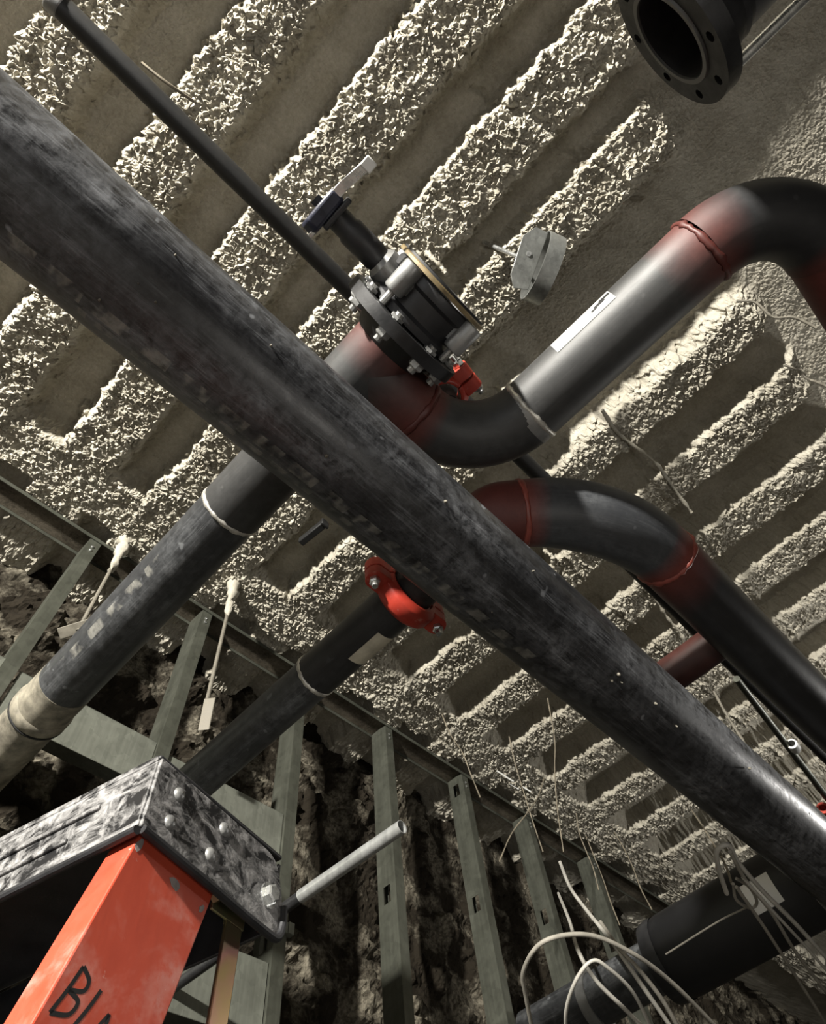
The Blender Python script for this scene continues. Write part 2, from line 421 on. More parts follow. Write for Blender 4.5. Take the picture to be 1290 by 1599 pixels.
# slab above it so that no daylight passes
b = MB(); b.box(W(3.2, -.2, DECK + .22), 11.7, 4.6, .08); tag(b.build('ceiling_slab', 'concrete'), kind='structure')

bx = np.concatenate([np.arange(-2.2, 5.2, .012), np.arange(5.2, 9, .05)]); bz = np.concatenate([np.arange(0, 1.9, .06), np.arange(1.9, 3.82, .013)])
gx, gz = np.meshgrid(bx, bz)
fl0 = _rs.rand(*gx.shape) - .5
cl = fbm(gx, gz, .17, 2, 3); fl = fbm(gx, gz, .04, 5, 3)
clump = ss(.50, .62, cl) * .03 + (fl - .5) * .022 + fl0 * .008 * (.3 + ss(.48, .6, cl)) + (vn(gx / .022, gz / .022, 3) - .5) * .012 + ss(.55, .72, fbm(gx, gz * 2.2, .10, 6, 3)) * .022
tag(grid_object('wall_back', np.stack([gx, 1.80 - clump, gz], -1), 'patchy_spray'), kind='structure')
b = MB(); b.box((1.3, -.2, -.05), 8, 4.6, .1); tag(b.build('floor', 'concrete'), kind='structure')

# ------------------------------------------------------------------ stud wall
WY = 1.48
tr = thing('top_track', W(1.5, WY + .046, 2.018), 'long thin metal top track along the far edge of the sprayed ceiling', 'track')
b = MB(); b.box(W(1.5, WY + .046, 2.037), 6.6, .090, .003); b.build('web', 'shaded_fireproofing', tr)  # overspray on the web, in the spray's shaded tone
for yy in (WY - .001, WY + .093): b = MB(); b.box(W(1.5, yy, 2.030), 6.6, .002, .016); b.build('flange', 'galvanised_dull', tr)
stud_names = ['leftmost steel stud, crossing behind the upper left end of the left pipe', 'steel stud between the left pipe and the narrow pipe with the red coupling',
    'wide steel stud beside the black ladder head, with the clip at its edge', 'steel stud crossed by the bare end of the galvanised tube',
    'steel stud with oval punched holes, right of the galvanised tube', 'dim steel stud with small holes left of the looped white cables', 'dim narrow steel stud above the end of the black insulated pipe']
def stud(x, label, holes):
    """C stud: web facing left, flange facing the room, return lips"""
    t0 = .0015; h0, h1 = -CAM_H + .002, 2.03; b = MB()
    # web in the Y/Z plane at x, with punch-outs
    cuts = sorted(holes); ya, yb = WY + .003, WY + .090; ym0, ym1 = WY + .030, WY + .063
    z = h0
    segs = []
    for c in cuts:
        segs.append((z, c - .03, ya, yb)); segs.append((c - .03, c + .03, ya, ym0)); segs.append((c - .03, c + .03, ym1, yb)); z = c + .03
    segs.append((z, h1, ya, yb))
    for (z0, z1, y0, y1) in segs:
        b.box(W(x, (y0 + y1) / 2, (z0 + z1) / 2), t0, y1 - y0, z1 - z0)
    zc = (h0 + h1) / 2; hh = h1 - h0
    b.box(W(x + .0205, ya, zc), .041, t0, hh); b.box(W(x + .0205, yb, zc), .041, t0, hh)
    b.box(W(x + .0405, ya + .006, zc), t0, .012, hh); b.box(W(x + .0405, yb - .006, zc), t0, .012, hh)
    root = thing('steel_stud', W(x, WY + .046, -CAM_H), label, 'stud', 'steel studs of the far wall')
    b.build('channel', 'galvanised_dull', root, smooth=0)
    k = MB()
    for hz in (1.985, 1.965):
        hexbolt(k, W(x + .02, WY + .0022, hz), -Y3, .005, .004)
    k.build('screw', 'bolt_zinc', root)
    return root
SX = [.140, .615, 1.09, 1.575, 2.07, 2.545, 3.08]
HOLES = [[1.2, .6], [1.25, .65], [1.0, .4], [1.30, .70], [1.96, 1.44], [1.55, .95], [1.60, 1.0]]
for x, l, hs in zip(SX, stud_names, HOLES): stud(x - .02, l, hs)
# horizontal sheet-metal blocking between the studs
def blocking(x0, x1, z, hgt, label):
    root = thing('metal_blocking', W((x0 + x1) / 2, WY + .02, z - hgt), label, 'blocking', 'sheet metal blocking between the studs')
    b = MB(); b.box(W((x0 + x1) / 2, WY + .012, z - hgt / 2), x1 - x0, .002, hgt); b.build('face_plate', 'plate_metal', root, smooth=0)
    b = MB(); b.box(W((x0 + x1) / 2, WY + .034, z), x1 - x0, .046, .002); b.build('top_flange', 'galvanised_dull', root, smooth=0)
    b = MB(); b.box(W((x0 + x1) / 2, WY + .034, z - hgt), x1 - x0, .046, .002); b.build('bottom_flange', 'galvanised_dull', root, smooth=0)
    return root
blocking(-.32, .125, 1.40, .145, 'pale sheet metal blocking at the left edge behind the dusty pipe end')
blocking(.170, .592, 1.385, .145, 'pale sheet metal blocking above the ladder head, right of the dusty pipe')
blocking(.640, 1.066, 1.365, .145, 'sheet metal blocking behind the lower end of the narrow pipe')
blocking(-.32, .125, .98, .145, 'lower grey sheet metal blocking at the left edge above the ladder')
blocking(.170, .592, .95, .145, 'grey sheet metal blocking hidden low behind the ladder head')
blocking(.640, 1.066, .93, .17, 'sheet metal blocking low beside the yellow zinc brace')
# clip on the third stud
b = MB(); b.box(atY(432, 1442, WY - .012), .075, .006, .028); b.box(atY(452, 1452, WY - .002), .02, .02, .03)
tag(b.build('stud_clip', 'plate_metal', bevel=.001), 'small pale metal clip across the stud beside the ladder head bolt', 'clip')

# ------------------------------------------------------------------ pipes
def weld(name, c, ax, R0, parent, mat='weld_metal', r=.0035, jag=.3):
    return ring(c, ax, R0, r, 48, 8, jag).build(name, mat, parent, smooth=180)

# main pipe
o = thing('main_pipe', W(.9, .278, .785), 'big dusty black steel pipe running diagonally across the whole picture', 'pipe')
b = MB(); b.tube(line(W(-1.25, .272, .87), W(3.0, .292, .87), 60), .0845, 56, inner=.078)
b.build('pipe_wall', 'main_steel', o, smooth=60)
# a few dried mortar drops on its underside
b = MB()
for i in range(16):
    x = rnd.uniform(-.2, 1.6); a = math.radians(rnd.uniform(118, 205)); d = Z3 * math.cos(a) - Y3 * math.sin(a)
    s = rnd.uniform(.0012, .0032)
    b.lathe([(.0002, .003 + s * .3), (s * .7, .002 + s * .2), (s, 0), (s, -.002)], W(x, .278, .87) + d * .0842, d, 7, closed=False)
ob = b.build('mortar_drops', 'rod_dull', o); ob['kind'] = 'stuff'

# valve bypass line: left pipe, tee, flange, branch elbow, return pipe, far elbow
HA, XA, RA = 1.12, .228, .063
root = thing('bypass_pipe', W(XA, .6, HA - RA), 'black pipe from the left edge through a red-primed tee to the upper right elbow', 'pipe')
b = MB(); b.tube(line(W(XA, .592, HA), W(XA, 1.175, HA), 30), RA - .002, 40, v0=.6, cap=True); b.build('left_pipe', 'pipe_steel', root, smooth=60)
b = MB(); b.tube(line(W(XA, 1.175, HA), W(XA, 1.272, HA), 4), RA - .001, 40); b.build('dusty_pipe', 'dusty_paint', root, smooth=60)
b = MB(); b.lathe([(RA - .002, 0), (RA + .003, .004), (RA + .003, .028), (RA - .002, .032)], W(XA, 1.258, HA), Y3, 40, closed=False)
b.lathe([(RA - .004, 0), (RA - .004, .012)], W(XA, 1.288, HA), Y3, 40, closed=False)
b.tube(line(W(XA, 1.29, HA), W(XA, 1.69, HA), 6), RA - .003, 40); b.build('wall_sleeve', 'dusty_paint', root, smooth=60)
b = MB(); b.lathe([(RA + .0005, 0), (RA + .0036, .001), (RA + .0036, .004), (RA + .0005, .005)], W(XA, 1.289, HA), Y3, 40); b.build('sleeve_gap', 'rubber', root)
weld('weld_bead', W(XA, .592, HA), Y3, RA - .001, root)
# tee body, primed towards the flange
yt = .205
P = line(W(XA, .592, HA), W(XA, .13, HA), 24); pr = [float(np.clip((.225 - p.y) / .08, 0, 1)) for p in P]
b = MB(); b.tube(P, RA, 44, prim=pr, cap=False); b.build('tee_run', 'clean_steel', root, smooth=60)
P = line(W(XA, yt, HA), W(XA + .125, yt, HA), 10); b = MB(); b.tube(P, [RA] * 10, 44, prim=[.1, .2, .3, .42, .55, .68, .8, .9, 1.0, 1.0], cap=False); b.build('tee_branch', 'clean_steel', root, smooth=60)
XB = .507
P = [W(XA + .125, yt, HA)] + arc(W(XA, yt, HA), W(XB, yt, HA), W(XB, -.5, HA), .152, 18)
pr = [1.0] + [float(np.clip(1.15 - i / 3.0, 0, 1)) for i in range(19)]
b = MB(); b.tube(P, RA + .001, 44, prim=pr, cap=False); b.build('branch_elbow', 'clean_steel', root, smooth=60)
ye = yt - .152
weld('weld_bead', W(XA + .118, yt, HA), X3, RA, root, 'primed_steel', .004)
b = MB(); b.lathe([(RA + .0012, 0), (RA + .0012, .02), (RA + .0008, .021)], W(XB, ye + .001, HA), Y3, 44, closed=False); b.build('ground_band', 'cast_grey', root)
weld('weld_bead', W(XB, ye - .001, HA), Y3, RA, root, 'weld_metal', .0034)
yw = -.335
P = line(W(XB, ye, HA), W(XB, yw, HA), 26); pr = [float(np.clip((-p.y - .24) / .10, 0, 1)) for p in P]
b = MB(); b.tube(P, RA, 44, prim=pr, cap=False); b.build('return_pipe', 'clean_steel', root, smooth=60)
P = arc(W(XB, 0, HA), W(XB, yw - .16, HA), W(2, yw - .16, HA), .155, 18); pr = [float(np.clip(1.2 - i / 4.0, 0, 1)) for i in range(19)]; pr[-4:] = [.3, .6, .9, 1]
b = MB(); b.tube(P, RA + .002, 44, prim=pr, cap=False); b.build('far_elbow', 'shaded_steel', root, smooth=60)
P = line(P[-1], W(2.6, yw - .16, HA), 20); pr = [1, 1, 1, .8, .5, .2] + [0.0] * 14
b = MB(); b.tube(P, RA, 44, prim=pr); b.build('far_pipe', 'primed_steel', root, smooth=60)
weld('weld_bead', W(XB, yw, HA), Y3, RA, root, 'primed_steel', .0045, .4)
# sticker with a black marker stroke, wrapped on the upper left of the return pipe
def wrap(x, h, r, y0, y1, a0, a1, n=10):
    b = MB(); vs_ = []; fs = []
    for j, y in enumerate((y0, y1)):
        for i in range(n + 1):
            a = a0 + (a1 - a0) * i / n
            vs_.append(W(x + r * math.cos(a), y, h + r * math.sin(a)))
    for i in range(n): fs.append((i, i + 1, n + 2 + i, n + 1 + i))
    return b.add(vs_, fs)
b = wrap(XB, HA, RA + .0012, -.182, -.052, math.radians(172), math.radians(204)); sk = b.build('sticker', 'sticker', root)
b = wrap(XB, HA, RA + .0018, -.181, -.158, math.radians(180), math.radians(187), 3); b2 = wrap(XB, HA, RA + .0018, -.168, -.146, math.radians(184), math.radians(191), 3); b.add(b2.v, b2.f)
b2 = wrap(XB, HA, RA + .0018, -.150, -.138, math.radians(188), math.radians(193), 3); b.add(b2.v, b2.f); b.build('marker_stroke', 'marker', sk)
# grooved clamp behind the flange, round the branch
def coupling(c, ax, ref, r_pipe, parent, mat='red_enamel', w=.046, th=.016, ear=.030, bolts='bolt_zinc'):
    """two-bolt grooved coupling: two housing halves with bolt ears, a bolt and nut at each ear"""
    c = V(c); ax = V(ax).normalized(); ref = V(ref).normalized(); side = ax.cross(ref).normalized()
    for sg in (1, -1):
        rf = ref * sg
        b = MB(); ri = r_pipe + .0005; ro = r_pipe + th
        prof = [(ri, -w / 2), (ri + .006, -w / 2), (ro - .002, -w / 2 + .009), (ro, -w / 2 + .013), (ro, w / 2 - .013), (ro - .002, w / 2 - .009), (ri + .006, w / 2), (ri, w / 2)]
        b.lathe(prof, c, ax, 28, -math.pi / 2 + .03, math.pi / 2 - .03, ref=rf)
        for k in (1, -1):
            e = c + side * (k * (ro + ear * .42)) + rf * .016
            pts = []
            for i in range(9):
                a = math.pi * i / 8 - math.pi / 2
                pts.append((ear * .55 * math.cos(a) + .002, w * .42 * math.sin(a)))
            pts = [(-ear * .9, -w * .42)] + pts + [(-ear * .9, w * .42)]
            b.prism(pts, e - rf * .014, side * k, ax, rf, .026)
        b.build('housing', mat, parent, bevel=.0015)
    for k in (1, -1):
        e = c + side * (k * (r_pipe + th + ear * .5))
        b = MB(); b.lathe([(.0005, -.052), (.006, -.052), (.0065, -.05), (.0065, .045), (.0005, .046)], e, ref, 12)
        bo = b.build('bolt', bolts, parent)
        b = MB(); hexbolt(b, e - ref * .0285, -ref, .0115, .012); b.build('nut', bolts, bo)
        b = MB(); b.lathe([(.0005, .028), (.011, .028), (.011, .034), (.007, .040), (.0005, .041)], e, ref, 16); b.build('bolt_head', bolts, bo)
b = MB(); b.tube(line(W(.394, .155, HA + .02), W(.394, .155, HA + .155), 4), .021, 24); b.lathe([(.0005, .0), (.023, 0), (.023, .02), (.0005, .024)], W(.394, .155, HA + .155), Z3, 20); rs = b.build('riser', 'dull_steel', root)
coupling(W(.394, .155, HA + .085), Z3, V((1, .1, 0)), .029, rs, 'red_enamel', .046, .018, .024)

# weld-neck flange on the tee
def flange(name, c, ax, r_out, r_hole, bore, t, nb, parent, mat='flange_black', hole=.009, a0=0.0):
    """flat ring with real bolt holes"""
    c = V(c); ax = V(ax).normalized(); e1 = Z3; e2 = ax.cross(e1)
    bm = bmesh.new()
    segs = 8; n = nb * 12
    def ringpts(r, m): return [(r * math.cos(2 * math.pi * i / m + a0), r * math.sin(2 * math.pi * i / m + a0)) for i in range(m)]
    b = MB(); o0 = wloc(parent)
    vs_ = []; fs = []
    def vid(p, z): vs_.append(c + e1 * p[0] + e2 * p[1] + ax * z); return len(vs_) - 1
    loops = {}
    hs = 8
    for z in (0, t):
        outer = [vid(p, z) for p in ringpts(r_out, n)]; inner = [vid(p, z) for p in ringpts(bore, n)]
        holes = []
        for k in range(nb):
            ca = a0 + 2 * math.pi * (k + .5) / nb; hc = (r_hole * math.cos(ca), r_hole * math.sin(ca))
            holes.append([vid((hc[0] + hole * math.cos(ca + 2 * math.pi * i / hs), hc[1] + hole * math.sin(ca + 2 * math.pi * i / hs)), z) for i in range(hs)])
        loops[z] = (outer, inner, holes)
        w = 12
        for k in range(nb):
            i0 = k * w; H_ = holes[k]; O = [outer[(i0 + i) % n] for i in range(w + 1)]; I = [inner[(i0 + i) % n] for i in range(w + 1)]
            # hole vertices: 0 outward, 2 = +angle, 4 inward, 6 = -angle
            q = [(O[0], O[2], H_[7], H_[6]), (O[2], O[4], O[5], O[6], H_[0], H_[7]), (O[6], O[7], O[8], O[10], H_[1], H_[0]), (O[10], O[11], O[12], H_[2], H_[1]),
                 (O[0], O[1], O[2])]
            q = [tuple(O[0:4]) + (H_[7], H_[6]), tuple(O[3:7]) + (H_[0], H_[7]), tuple(O[6:10]) + (H_[1], H_[0]), tuple(O[9:13]) + (H_[2], H_[1]),
                 tuple(I[0:4][::-1]) + (H_[6], H_[5]), tuple(I[3:7][::-1]) + (H_[5], H_[4]), tuple(I[6:10][::-1]) + (H_[4], H_[3]), tuple(I[9:13][::-1]) + (H_[3], H_[2]),
                 (O[0], H_[6], I[0]), (O[12], I[12], H_[2])]
            fs += [f if z else f[::-1] for f in q]
    o_a, i_a, h_a = loops[0]; o_b, i_b, h_b = loops[t]
    for i in range(n):
        j = (i + 1) % n; fs.append((o_a[i], o_a[j], o_b[j], o_b[i])); fs.append((i_a[j], i_a[i], i_b[i], i_b[j]))
    for A, B_ in zip(h_a, h_b):
        for i in range(hs): j = (i + 1) % hs; fs.append((A[j], A[i], B_[i], B_[j]))
    b.add(vs_, fs); b.f = [tuple(f) for f in b.f]
    return b.build(name, mat, parent, smooth=30)
fl = flange('flange', W(XA, .1, HA), Y3, .118, .098, RA - .004, .022, 8, root)
b = MB(); b.lathe([(RA, 0), (RA + .026, 0), (RA + .004, .03), (RA, .034)], W(XA, .121, HA), Y3, 40, closed=False); b.build('flange_hub', 'flange_black', fl)
for k in range(8):
    a = 2 * math.pi * (k + .5) / 8; p = W(XA, .0, HA) + Z3 * (.098 * math.cos(a)) + Y3.cross(Z3) * (.098 * math.sin(a))
    b = MB(); b.lathe([(.0005, .088), (.0075, .088), (.0075, .144), (.0005, .145)], p, Y3, 10); hexbolt(b, p + Y3 * .1225, Y3, .0135, .013); hexbolt(b, p + Y3 * .0985, -Y3, .0125, .006)
    b.build('bolt', 'bolt_dull', fl)

# butterfly valve bolted to the flange
val = thing('butterfly_valve', W(XA, .055, HA - .1), 'black and grey lug butterfly valve bolted to the pipe flange, neck pointing upper left', 'valve')
b = MB(); b.lathe([(.058, .022), (.086, .022), (.088, .026), (.088, .040), (.080, .046), (.080, .078), (.088, .084), (.088, .097), (.058, .097)], W(XA, 0, HA), Y3, 48); b.build('body', 'valve_dark', val)
b = MB(); b.lathe([(.056, .012), (.094, .012), (.096, .014), (.096, .0195), (.056, .0195)], W(XA, 0, HA), Y3, 48); b.build('seat_rim', 'seat_brass', val)
b = MB(); b.lathe([(.0565, .008), (.092, .008), (.092, .012), (.0565, .012)], W(XA, 0, HA), Y3, 48); b.build('seat', 'rubber', val)
for k in range(4):
    a = 2 * math.pi * (k + .5) / 4; d = Z3 * math.cos(a) + Y3.cross(Z3) * math.sin(a); p = W(XA, 0, HA) + d * .096
    b = MB(); b.lathe([(.008, .021), (.0165, .021), (.018, .024), (.018, .070), (.0165, .074), (.008, .074)], p, Y3, 18)
    b.box(W(XA, .046, HA) + d * .084, .026, .040, .020, d.cross(Y3), Y3, d)
    lg = b.build('lug', 'cast_grey', val, bevel=.001)
    b = MB(); b.lathe([(.0004, .074), (.0062, .074), (.0062, .098), (.0004, .098)], p, Y3, 10); b.build('stud_bolt', 'bolt_dull', lg)
b = MB(); b.lathe([(.0005, -.003), (.05, -.004), (.0555, 0), (.05, .004), (.0005, .003)], W(XA, .06, HA), (V((.25, 1, .1))).normalized(), 36); b.build('disc', 'cast_grey', val)
nk = -X3
b = MB(); b.lathe([(.0005, .07), (.022, .07), (.022, .110), (.0235, .113), (.0235, .17), (.0205, .175), (.0205, .198), (.0005, .198)], W(XA, .060, HA + .012), nk, 28); b.build('neck', 'valve_dark', val)
b = MB(); b.lathe([(.018, .068), (.030, .074), (.030, .098), (.024, .106), (.018, .106)], W(XA, .060, HA + .012), nk, 28); b.build('neck_collar', 'cast_grey', val)
b = MB(); b.box(W(XA - .202, .055, HA + .012), .010, .060, .056); b.build('mounting_pad', 'valve_dark', val, bevel=.003)
# gear head with lever
b = MB(); b.prism([(-.036, -.024), (.030, -.030), (.044, -.012), (.036, .026), (.004, .034), (-.030, .022)], W(XA - .207, .066, HA + .010), Y3, Z3, -X3, .026); b.build('handle_hub', 'valve_blue', val, bevel=.006)
b = MB(); P = [W(XA - .222, .046, HA - .01), W(XA - .222, .020, HA - .012), W(XA - .216, -.022, HA - .014)]
for i in range(2):
    d = (P[i + 1] - P[i]); m = (P[i] + P[i + 1]) / 2; b.box(m, .016, d.length + .002, .005, X3, d.normalized(), d.normalized().cross(X3))
lv = b.build('lever', 'bolt_zinc', val, bevel=.001)
b = MB(); b.box(W(XA - .214, -.030, HA - .014), .020, .018, .016); b.build('lever_tip', 'sleeve_white', lv, bevel=.002)
b = MB(); b.box(W(XA - .212, .098, HA - .006), .007, .026, .012); b.build('lever_tail', 'bolt_zinc', lv, bevel=.001)
b = MB(); b.lathe([(.0005, 0), (.010, 0), (.010, .009), (.0005, .009)], W(XA - .233, .064, HA + .01), nk, 6); b.build('spindle_nut', 'valve_dark', val)

# open flanged pipe at the top right, on the same axis
root = thing('flanged_pipe', W(.219, -.8, HA - .12), 'black open flanged pipe end hanging at the top right corner of the ceiling', 'pipe')
fo = flange('flange', W(.219, -.49, HA), Y3, .116, .098, .070, .024, 8, root, hole=.0085, a0=.2)
b = MB(); b.lathe([(.069, .0235), (.069, .0275), (.0765, .0275), (.0775, .0235)], W(.219, -.49, HA), Y3, 48); b.build('raised_face', 'ring_grey', fo)
b = MB(); b.lathe([(.0775, -.05), (.0775, 0), (.09, .0), (.0625, -.05)][:2] + [(.0775, .0)], W(.219, -.49, HA), Y3, 40, closed=False); b.lathe([(.0925, 0.0), (.076, -.045), (.0725, -.06)], W(.219, -.49, HA), Y3, 40, closed=False); b.build('hub', 'flange_black', fo)
b = MB(); b.tube(line(W(.219, -.467, HA), W(.219, -1.7, HA), 10), .0725, 40, inner=.069); b.build('pipe_wall', 'dull_steel', root, smooth=60)
b = MB(); b.tube(line(W(.332, -.50, HA + .05), W(.345, -1.25, HA + .05), 3), .0095, 12)
tag(b.build('threaded_rod', 'bolt_zinc'), 'bright zinc rod beside the open flange in the top right corner', 'rod')
b = MB(); hexbolt(b, W(.219, -.491, HA) + V((.086, 0, .045)), -Y3, .019, .02); b.build('nut', 'bolt_zinc', fo)

# narrow pipe with red coupling, turning through an elbow to the right edge
HB, XC = 1.065, .597
root = thing('branch_pipe', W(XC, .6, HB - .06), 'narrower black pipe with bright red coupling, turning through a primed elbow to the right edge', 'pipe')
b = MB(); b.tube(line(W(XC, .768, HB), W(XC, 1.46, HB), 30), .048, 36); b.build('tail_pipe', 'pipe_steel', root, smooth=60)
b = MB(); b.tube(line(W(XC, .36, HB), W(XC, .768, HB), 10), .0495, 36, cap=True); b.build('nipple', 'dull_steel', root, smooth=60)
weld('weld_bead', W(XC, .768, HB), Y3, .0485, root)
b = wrap(XC, HB, .0502, .565, .655, math.radians(262), math.radians(330)); b.build('sticker', 'old_sticker', root)
cp = MB(); cp.lathe([(.0497, -.02), (.053, -.02), (.053, .02), (.0497, .02)], W(XC, .487, HB), Y3, 32); cpo = cp.build('coupling', 'red_enamel', root)
coupling(W(XC, .487, HB), Y3, Z3, .053, cpo, 'red_enamel', .05, .02, .032)
# reducer and first bend, hidden behind the main pipe, then the visible elbow
p1, p2, p3 = W(XC, .235, HB), W(.752, .064, HB), W(2.4, .045, HB)
E = arc(p1, p2, p3, .42, 22)
a1 = arc(W(XC, .5, HB), p1, E[0], .045, 6)
P = line(W(XC, .42, HB), a1[0], 5)[:-1] + a1 + [a1[-1].lerp(E[0], .5), E[0]]
rr = [.0495, .054, .060, .064] + [.066] * (len(P) - 4)
b = MB(); b.tube(P, rr, 44, prim=[1.0] * len(P), cap=False); b.build('reducer', 'primed_steel', root, smooth=60)
n = len(E); pr = [float(max(np.clip(1 - i / 3.2, 0, 1), np.clip((i - (n - 5)) / 3.0, 0, 1))) for i in range(n)]
rr = [.066 + .006 * math.sin(math.pi * i / (n - 1)) for i in range(n)]
b = MB(); b.tube(E, rr, 48, prim=pr, cap=False); b.build('elbow', 'elbow_steel', root, smooth=60)
weld('weld_bead', E[0], E[1] - E[0], .066, root, 'primer_weld', .0035); weld('weld_bead', E[-1], X3, .066, root, 'primer_weld', .004, .5)
P = line(E[-1], W(2.9, .042, HB), 40); pr = [float(np.clip(1.0 - i / 2.5, 0, 1)) for i in range(40)]
b = MB(); b.tube(P, .0655, 44, prim=pr); b.build('right_pipe', 'dull_steel', root, smooth=60)
# short primed stub and coupling further along
b = MB(); b.tube(line(W(1.29, .06, HB + .06), W(1.29, .42, HB + .06), 4), .042, 28, prim=None); b.build('primed_stub', 'dark_primed', root, smooth=60)

# thin black conduit parallel to the main pipe, close under the ceiling
root = thing('thin_conduit', W(.0, .165, 1.43), 'thin matt black conduit from the top left corner passing behind the valve', 'conduit')
b = MB(); b.tube(line(W(-.535, .163, 1.45), W(2.9, .172, 1.45), 20), .0205, 22); b.build('tube', 'thin_steel', root, smooth=60)
b = MB(); b.lathe([(.0005, 0), (.021, 0), (.023, .004), (.023, .022), (.0208, .024)], W(-.55, .163, 1.45), X3, 20, closed=False); b.build('end_fitting', 'cast_grey', root)
b = MB(); b.tube(spline([W(-.39, .135, 1.462), W(-.34, .128, 1.455), W(-.29, .118, 1.47)], 5), .003, 8); b.build('tie_wire', 'wire_rust', root)

# galvanised tube stub from the stud wall
root = thing('galvanised_tube', W(.823, 1.1, .785), 'bare cut galvanised tube sticking out from the studs towards the camera', 'tube')
b = MB(); b.tube(line(W(.828, .762, .80), W(.816, 1.05, .80), 8), .0132, 24, inner=.0118); b.build('bare_end', 'emt_zinc', root, smooth=60)
b = MB(); b.tube(line(W(.816, 1.05, .80), W(.80, 1.76, .80), 4), .0118, 20); b.build('shaded_tail', 'dull_steel', root, smooth=60)  # rest of the tube, dark material stands for the stud's shadow

# black insulated pipe at the lower right with its grey tail
HI = 1.0; XI = 2.13
root = thing('insulated_pipe', W(XI, .7, HI - .13), 'fat black insulated pipe in the lower right corner behind the main pipe', 'pipe')
b = MB(); b.tube([W(XI, .40, HI), W(XI, .42, HI), W(XI, .86, HI), W(XI, .90, HI), W(XI, .93, HI)], [.112, .112, .112, .107, .094], 44); b.build('insulation', 'insulation_black', root, smooth=50)
b = MB(); b.tube(line(W(XI, .9, HI), W(XI, 1.46, HI), 10), .072, 36); b.build('bare_pipe', 'pipe_steel', root, smooth=60)
b = MB(); b.lathe([(.073, 0), (.080, 0), (.080, .035), (.073, .035)], W(XI, 1.17, HI), Y3, 36); b.box(W(XI + .02, 1.187, HI - .085), .03, .034, .03); cl = b.build('clamp_band', 'cast_grey', root)
b = MB(); hexbolt(b, W(XI + .02, 1.187, HI - .1), -Z3, .012, .012); b.build('clamp_bolt', 'bolt_zinc', cl)
b = MB(); b.lathe([(.094, 0), (.109, -.004), (.1135, -.03), (.112, -.05)], W(XI, .93, HI), Y3, 40, closed=False); b.build('end_collar', 'dull_steel', root)
# white sleeve on the pipe where the main pipe hides it
b = wrap(XI, HI, .1135, .47, .56, math.radians(172), math.radians(212), 8); b.build('white_band', 'sleeve_white', root)

# ------------------------------------------------------------------ clevis hanger
root = thing('clevis_hanger', at(755, 378, 2.12), 'loose zinc clevis hanger dangling on a rod from the sprayed ceiling', 'hanger')
q0, q1 = at(755, 378, 2.12), at(816, 404, 1.935)
b = MB(); b.tube(line(q0, q1 + (q1 - q0).normalized() * .012, 12), .0062, 12); rod = b.build('rod', 'bolt_zinc', root)
dq = (q1 - q0).normalized()
ax = (R * .93 - U * .33 + F * .20).normalized(); mj = (R * .33 + U * .94); mj = (mj - ax * mj.dot(ax)).normalized(); mn = ax.cross(mj)
cc = at(836, 414, 1.90); b = MB(); n = 40; vs_ = []; fs = []
prof = [(0, 1.0), (.050, 1.0), (.050, .965), (0, .965)]
for i in range(n):
    a = 2 * math.pi * i / n
    for (t_, k) in prof:
        vs_.append(cc + ax * t_ + mj * (.102 * (k if k == 1 else .97) * math.cos(a)) + mn * (.075 * k * math.sin(a)))
for i in range(n):
    j = (i + 1) % n
    for k in range(4):
        k2 = (k + 1) % 4; fs.append((i * 4 + k, j * 4 + k, j * 4 + k2, i * 4 + k2))
b.add(vs_, fs); b.build('ring_band', 'hanger_zinc', root)
b = MB(); c0 = cc - ax * .018
b.prism([(-.088, -.020), (-.055, -.042), (.06, -.045), (.098, -.018), (.098, .022), (-.075, .022)], c0 - F * .006 , mj, ax, F, .004)
yk = b.build('yoke', 'hanger_zinc', root, bevel=.001)
for (off, r_, t_) in ((.0, .020, .004), (.005, .015, .010), (.016, .0075, .012)):
    b = MB(); b.lathe([(.0005, 0), (r_, 0), (r_, t_), (.0005, t_)], q1 + R * .012 - F * (.008 + off), -F, 6 if r_ == .015 else 24); b.build('nut' if r_ == .015 else ('washer' if r_ == .02 else 'bolt_end'), 'bolt_zinc' if r_ != .02 else 'hanger_zinc', yk)

# ------------------------------------------------------------------ step ladder
A_ = V((.965, .262, 0)).normalized(); B_ = V((-.262, .965, 0)).normalized()
O_ = W(.208, .503, 0)                                       # head corner nearest the camera, height 0 = eye level
def Lp(a, bb, h): return O_ + A_ * a + B_ * bb + Z3 * h
root = thing('step_ladder', Lp(-.1, .2, -CAM_H), 'orange fibreglass step ladder with black spattered head, lower left corner', 'ladder')
